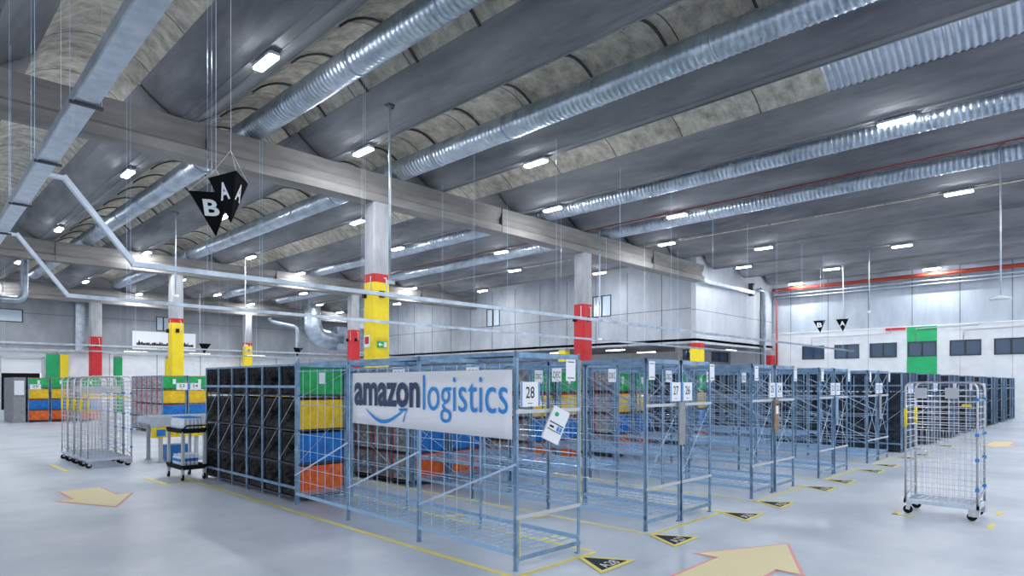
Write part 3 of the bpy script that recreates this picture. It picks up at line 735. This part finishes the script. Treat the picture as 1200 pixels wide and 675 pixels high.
tag(MB().bevbox(4.55,5.02,35.8,38.4,0,2.05,.03).box(4.56,5.0,35.77,35.8,1.2,1.95).build('grey_cabinet', 'greyboard'), 'tall grey cabinet end panel at the far left edge', 'cabinet')
tag(MB().box(4.6,4.95,35.74,35.765,1.25,1.9).build('notice_board', 'white'), 'white notice sheet on the far left grey cabinet', 'notice')

# --- banner
t = thing('logistics_banner', 'white banner reading amazon logistics on the side of rack twenty eight', 'banner', (4.18, 5.5, 1.24))
bm = MB(); nx = 24
vs = []; 
for j in range(5):
    for i in range(nx+1):
        u = i/nx; v = j/4; ztop = 1.885; zbot = 1.262-.03*u
        vs.append((4.185+.0012*math.sin(u*18)*math.sin(PI*v), 6.95-2.86*u, zbot+(ztop-zbot)*v))
bm.add(vs, [(j*(nx+1)+i+1, j*(nx+1)+i, (j+1)*(nx+1)+i, (j+1)*(nx+1)+i+1) for j in range(4) for i in range(nx)], True)
bs = bm.build('banner_sheet', 'bannerwhite', t)
sol = bs.modifiers.new('s','SOLIDIFY'); sol.thickness = .006; sol.offset = 1
xb = 4.172
text_mb(MB(), 'amazon', (xb,6.89,1.485), (0,-1,0), (0,0,1), 1.37, .285, .028).build('lettering', 'navyprint', t)
# letters of "logistics" are fitted so that the x-height matches amazon
text_mb(MB(), 'logistics', (xb,5.46,1.345), (0,-1,0), (0,0,1), 1.33, .50, -.004).build('lettering', 'skyprint', t)
# smile arrow
sm = MB(); up = []; lo = []
for i in range(21):
    a = i/20; yy = 6.62-.80*a; base = 1.455-.15*math.sin(PI*a**.95)*1.0 + .012*a
    th = .006+.034*math.sin(PI*min(1,a*.98))**.8
    up.append((xb-.001,yy,base+th/2)); lo.append((xb-.001,yy,base-th/2-.004))
sm.add(up+lo, [(i,i+1,21+i+1,21+i) for i in range(20)])
e = (6.62-.86, 1.468)
sm.add([(xb-.001,e[0]+.16,e[1]+.005),(xb-.001,e[0]+.15,e[1]-.022),(xb-.001,e[0]-.01,e[1]+.012),(xb-.001,e[0]+.02,e[1]-.02)], [(0,2,3,1)])
sm.add([(xb-.001,e[0]-.01,e[1]+.012),(xb-.001,e[0]+.02,e[1]-.02),(xb-.001,e[0]+.085,e[1]-.14),(xb-.001,e[0]+.065,e[1]-.15)], [(0,1,2,3)])
sm.build('smile_arrow', 'skyprint', t)

_a = math.radians(-1.4); _d = t.location - Vector((4.22,4.07,0)); t.location = Vector((4.22,4.07,0)) + Matrix.Rotation(_a,3,'Z') @ _d; t.rotation_euler = (0,0,_a)
# --- numbered signs
def num_sign(x0, n, z=1.535, w=.27, y=4.062):
    h = .235
    t = thing('number_sign', 'white blue edged sign with number %s on a rack post' % NW(n), 'sign', (x0+w/2, y, z))
    MB().box(x0,x0+w,y-.006,y+.0,z,z+h).build('board','white',t)
    MB().box(x0+.004,x0+.022,y-.008,y-.006,z+.004,z+h-.004).box(x0+w-.022,x0+w-.004,y-.008,y-.006,z+.004,z+h-.004).build('blue_edge','blueprint',t)
    text_mb(MB(), n, (x0+w*.26,y-.009,z+.08), (1,0,0), (0,0,1), w*.44, .11, .004).build('number','ink',t)
    MB().box(x0+w*.36,x0+w*.6,y-.008,y-.006,z+.028,z+.034).build('small_print','ink',t)
num_sign(4.27,'28')
for a, L_, R_ in ((7.25,'27','26'),(10.26,'25','24'),(13.17,'23','22'),(16.2,'21','20'),(19.17,'19','18'),(22.15,'17','16'),(25.1,'15','14'),(28.1,'13','12'),(31.1,'11','10')):
    num_sign(a-.275, L_); num_sign(a+.02, R_)
for x,s in ((7.6,'53'),(8.05,'54')): num_sign(x, s, 1.55, .4, 23.996)
num_sign(5.15,'29',1.5,.45,35.796)
# cards hung along the rack tops
def card(x, y, z, w, h, lab, txt=None, dirx=True):
    t = thing('label_card', lab, 'label', (x, y, z))
    MB().box(x,x+w,y-.004,y,z,z+h).build('card','white',t)
    m = MB()
    if txt: text_mb(m, txt, (x+w*.12,y-.006,z+h*.28), (1,0,0), (0,0,1), w*.76, h*.42)
    else: m.box(x+w*.15,x+w*.85,y-.006,y-.004,z+h*.12,z+h*.16).box(x+w*.15,x+w*.85,y-.006,y-.004,z+h*.86,z+h*.9)
    m.build('print','ink',t)
card(4.92,4.045,1.78,.15,.22,'white label card at the right post top of rack twenty eight')
ci = 0
for x, n in ((6.46,'27'),(7.98,'26'),(9.42,'25'),(11.0,'24'),(12.34,'23'),(13.9,'22'),(15.4,'21'),(16.95,'20')):
    card(x,4.045,1.80,.13,.22,'white label card at the outer post top of rack '+NW(n))
for x, y, n in ((4.95,5.6,'28'),(4.95,7.1,'28'),(6.5,5.6,'27'),(6.5,7.1,'27'),(7.8,5.6,'26'),(7.8,7.1,'26'),(9.45,5.6,'25'),(10.9,5.6,'24'),(12.4,5.6,'23'),(13.8,5.6,'22')):
    card(x,y-.01,1.78,.2,.2,'white card printed DEC hung inside rack %s, %s bay' % (NW(n), 'second' if y<6 else 'third'), 'DEC')
# hanging board, strips below the signs
tag(MB().box(7.13,7.28,4.02,4.04,.98,1.52).build('hanging_board','greyboard'), 'narrow grey board hanging below the twenty seven sign', 'board')
t = thing('cardboard_strip','narrow brown cardboard strip hanging below the twenty five sign','cardboard',(10.2,4.03,1.0))
MB().box(10.14,10.29,4.02,4.04,.98,1.50).build('strip','cardboard',t); MB().box(10.17,10.26,4.012,4.02,1.27,1.40).build('label','white',t); MB().box(10.16,10.27,4.008,4.012,1.41,1.43).build('tape','ink',t)
tag(MB().box(13.1,13.24,4.02,4.04,.95,1.5).build('hanging_board','rack'), 'narrow blue grey board hanging below the twenty three sign', 'board')
tag(MB().box(16.13,16.27,4.02,4.04,.95,1.5).build('hanging_board','greyboard'), 'narrow grey board hanging below the twenty one sign', 'board')
t = thing('tilted_notice','tilted white notice folder hanging at the near end of rack twenty eight','notice',(4.78,3.99,1.5))
g = MB().box(-.10,.10,-.025,.0,-.34,0); o1 = g.build('folder','white',t); 
p_ = MB().box(-.085,.085,-.029,-.025,-.165,-.155).box(-.085,.085,-.029,-.025,-.235,-.228).box(-.07,-.02,-.029,-.025,-.21,-.19)
o2 = p_.build('print','ink',t); o3 = MB().box(.02,.045,-.03,-.025,-.22,-.175).box(.055,.08,-.03,-.025,-.22,-.175).build('blue_symbol','blueprint',t)
o4 = MB().tube([(-.04,-.031,-.07),(-.04,-.025,-.07)],.022,12).build('green_dot','green',t)
for o_ in (o1,o2,o3,o4):
    for v in o_.data.vertices: v.co = v.co + Vector(t['_loc'])
t.rotation_euler = (0, math.radians(26), math.radians(-16))

# ================================================================== ROLL CAGES
def roll_cage(label, group=None, H=1.78, shelf=True):
    """X 0..D (depth), Y 0..Wd"""
    D, Wd = .60, .83; r = .014
    t = thing('roll_cage', label, 'roll cage', (0,0,0), group)
    for x in (.02, D-.02):
        m = MB(); pts = [(x,.02,.17),(x,.02,H-.1)] + [(x,.02+.09*(1-math.cos(a)),H-.1+.09*math.sin(a)) for a in (PI/8,PI/4,3*PI/8,PI/2)]
        pts += [(x,Wd-.11+.09*math.sin(a),H-.01-.09*(1-math.cos(a))) for a in (0.01,PI/8,PI/4,3*PI/8,PI/2)] + [(x,Wd-.02,.17)]
        m.tube(pts, r, 8); m.build('tube_frame', 'chrome', t)
        m = MB(); z = .30
        while z < H-.05: m.tube([(x,.02,z),(x,Wd-.02,z)], .004, 5, False); z += (.075 if z > 1.0 else .14)
        n = 12
        for i in range(1, n): m.tube([(x,.02+(Wd-.04)*i/n,.22),(x,.02+(Wd-.04)*i/n,1.12 if i%3 else H-.05)], .003, 5, False)
        m.build('wire_panel', 'chrome', t)
    for y in (.02, Wd-.02):
        m = MB(); z = .35
        while z < H-.08: m.tube([(.02,y,z),(D-.02,y,z)], .005, 5, False); z += .085
        m.tube([(D*.5,y,.3),(D*.5,y,H-.1)], .004, 5, False)
        m.tube([(.02,y,.25),(D-.02,y,.34)], .012, 6); m.build('side_gate', 'chrome', t)
    m = MB().box(0,D,0,.03,.15,.20).box(0,D,Wd-.03,Wd,.15,.20).box(0,.03,0,Wd,.15,.20).box(D-.03,D,0,Wd,.15,.20)
    for i in range(9): m.box(.02,D-.02,.06+i*.08,.075+i*.08,.18,.19)
    for i in range(5): m.box(.06+i*.11,.075+i*.11,.02,Wd-.02,.185,.195)
    m.build('base_frame', 'galv', t)
    for x in (.06, D-.06):
        for y in (.06, Wd-.06):
            m = MB().bar((x-.03,y,.15),(x-.03,y+.02,.055),.006,.05).bar((x+.03,y,.15),(x+.03,y+.02,.055),.006,.05).box(x-.05,x+.05,y-.05,y+.05,.14,.155)
            if y < .1: m.box(x-.055,x+.055,y-.06,y+.055,.06,.15)
            c = m.build('caster', 'chrome', t)
            MB().tube([(x-.018,y+.02,.056),(x+.018,y+.02,.056)], .055, 16).build('wheel', 'dark', c)
    for x in (.02, D-.02): MB().tube([(x,Wd-.02,1.17),(x,Wd-.02,1.42)], .021, 8).build('grip', 'yellow', t)
    MB().box(-.004,.012,.08,.18,1.46,1.49).build('yellow_latch','yellow',t)
    for z in (.40,.78,1.10,1.55):
        for x in (.02, D-.02): MB().box(x-.022,x+.022,.0,.042,z-.02,z+.02).build('clip','blueprint',t)
    for a in (.56,.22): MB().box(-.006,.0,a,a+.14,1.56,1.70).build('plate','railgrey',t)
    return t
rc = roll_cage('tall wire roll cage with yellow grips standing alone at the right')
rc.location = (9.80, 1.33, 0)
labs = ['wire roll cage nearest the camera in the group at left','second wire roll cage in the group at left','third wire roll cage in the group at left','rearmost wire roll cage in the group at left']
c0 = roll_cage(labs[0], 'roll cages grouped at left', 1.92)
for i in range(4):
    o = c0 if i == 0 else copy_tree(c0)
    o['label'] = labs[i]; o.rotation_euler = (0,0,PI/2); o.location = (3.98, 15.28+i*.64, 0)

# ================================================================== UTILITY CART, WATER, CONVEYOR
t = thing('utility_cart','two shelf utility cart with black trays and grey legs by the black tote wall','cart',(4.1,12.55,0))
cx0,cx1,cy0,cy1 = 3.94,4.37,12.12,12.98
for z in (.20,.86):
    m = MB().bevbox(cx0,cx1,cy0,cy1,z,z+.03,.04)
    for a,b,c_,d_ in ((cx0,cx1,cy0,cy0+.02),(cx0,cx1,cy1-.02,cy1),(cx0,cx0+.02,cy0,cy1),(cx1-.02,cx1,cy0,cy1)): m.box(a,b,c_,d_,z+.03,z+.08)
    m.build('tray','dark',t)
for x in (cx0+.03,cx1-.03):
    for y in (cy0+.05,cy1-.05):
        MB().box(x-.022,x+.022,y-.03,y+.03,.12,.9).build('leg','railgrey',t)
        c = MB().bar((x-.02,y,.12),(x-.02,y+.02,.06),.005,.05).bar((x+.02,y,.12),(x+.02,y+.02,.06),.005,.05).build('caster','galv',t)
        MB().tube([(x-.015,y+.02,.055),(x+.015,y+.02,.055)],.055,14).build('wheel','dark',c)
MB().tube([(cx0+.03,cy0+.05,.92),(cx0+.03,cy0-.08,.98),(cx0+.06,cy0-.10,1.0),(cx1-.06,cy0-.10,1.0),(cx1-.03,cy0-.08,.98),(cx1-.03,cy0+.05,.92)],.014,8).build('push_handle','dark',t)
def bottle_pack(x, y, z, nx, ny, lab, labelm, rot=0):
    t = thing('water_bottle_pack', lab, 'bottle pack', (x,y,z)); k = 0
    for i in range(nx):
        for j in range(ny):
            bx = x+(i-(nx-1)/2)*.068; by = y+(j-(ny-1)/2)*.068; hh = .005*((i*7+j*3)%4)
            o = MB().tube([(bx,by,z+.0),(bx,by,z+.01),(bx,by,z+.075),(bx,by,z+.08),(bx,by,z+.15),(bx,by,z+.19),(bx,by,z+.205)],[.028,.032,.032,.030,.032,.014,.013],10).build('bottle','bottle',t)
            MB().tube([(bx,by,z+.085),(bx,by,z+.14)],.0325,10,False).build('bottle_label',labelm,o)
            MB().tube([(bx,by,z+.2),(bx,by,z+.218)],.015,8).build('cap','white' if labelm=='bluelabel' else 'bluelabel',o)
bottle_pack(4.155,12.55,.925,5,10,'long pack of water bottles on the top tray of the cart','white')
bottle_pack(4.155,12.60,.235,5,6,'pack of blue labelled water bottles on the lower tray of the cart','bluelabel')
t = thing('conveyor','belt conveyor with yellow side guard between the roll cages and the racks','conveyor',(7,15.8,0))
MB().box(4.35,12.5,15.36,16.3,.84,.87).build('belt','belt',t)
m = MB().box(4.35,12.5,15.30,15.36,.80,1.02).box(4.35,12.5,16.3,16.36,.80,1.02)
m.build('side_guide','galv',t)
m = MB().box(4.35,12.5,15.28,15.33,.56,.79)
m.build('side_guard','yellow',t)
m = MB()
for i in range(70):
    for z in (.62,.70): m.box(4.75+i*.11,4.77+i*.11,15.272,15.28,z,z+.02)
m.build('guard_holes','dark',t)
MB().box(4.45,4.62,15.25,15.28,.60,.74).build('control_box','bluelabel',t)
for x in (4.55,5.3,7.5,9.7,12.0):
    for y in (15.36,16.24): MB().box(x-.035,x+.035,y-.035,y+.035,.015,.82).box(x-.07,x+.07,y-.07,y+.07,0,.015).build('leg','railgrey',t)
t = thing('storage_bin','blue plastic bin on the floor under the conveyor end','bin',(5.0,15.8,0))
MB().bevbox(4.75,5.2,15.55,15.95,0.02,.32,.03).bevbox(4.72,5.23,15.52,15.98,.32,.36,.03).build('bin_body','bluelabel',t)
for o_ in bpy.data.objects:
    if '_loc' in o_: del o_['_loc']
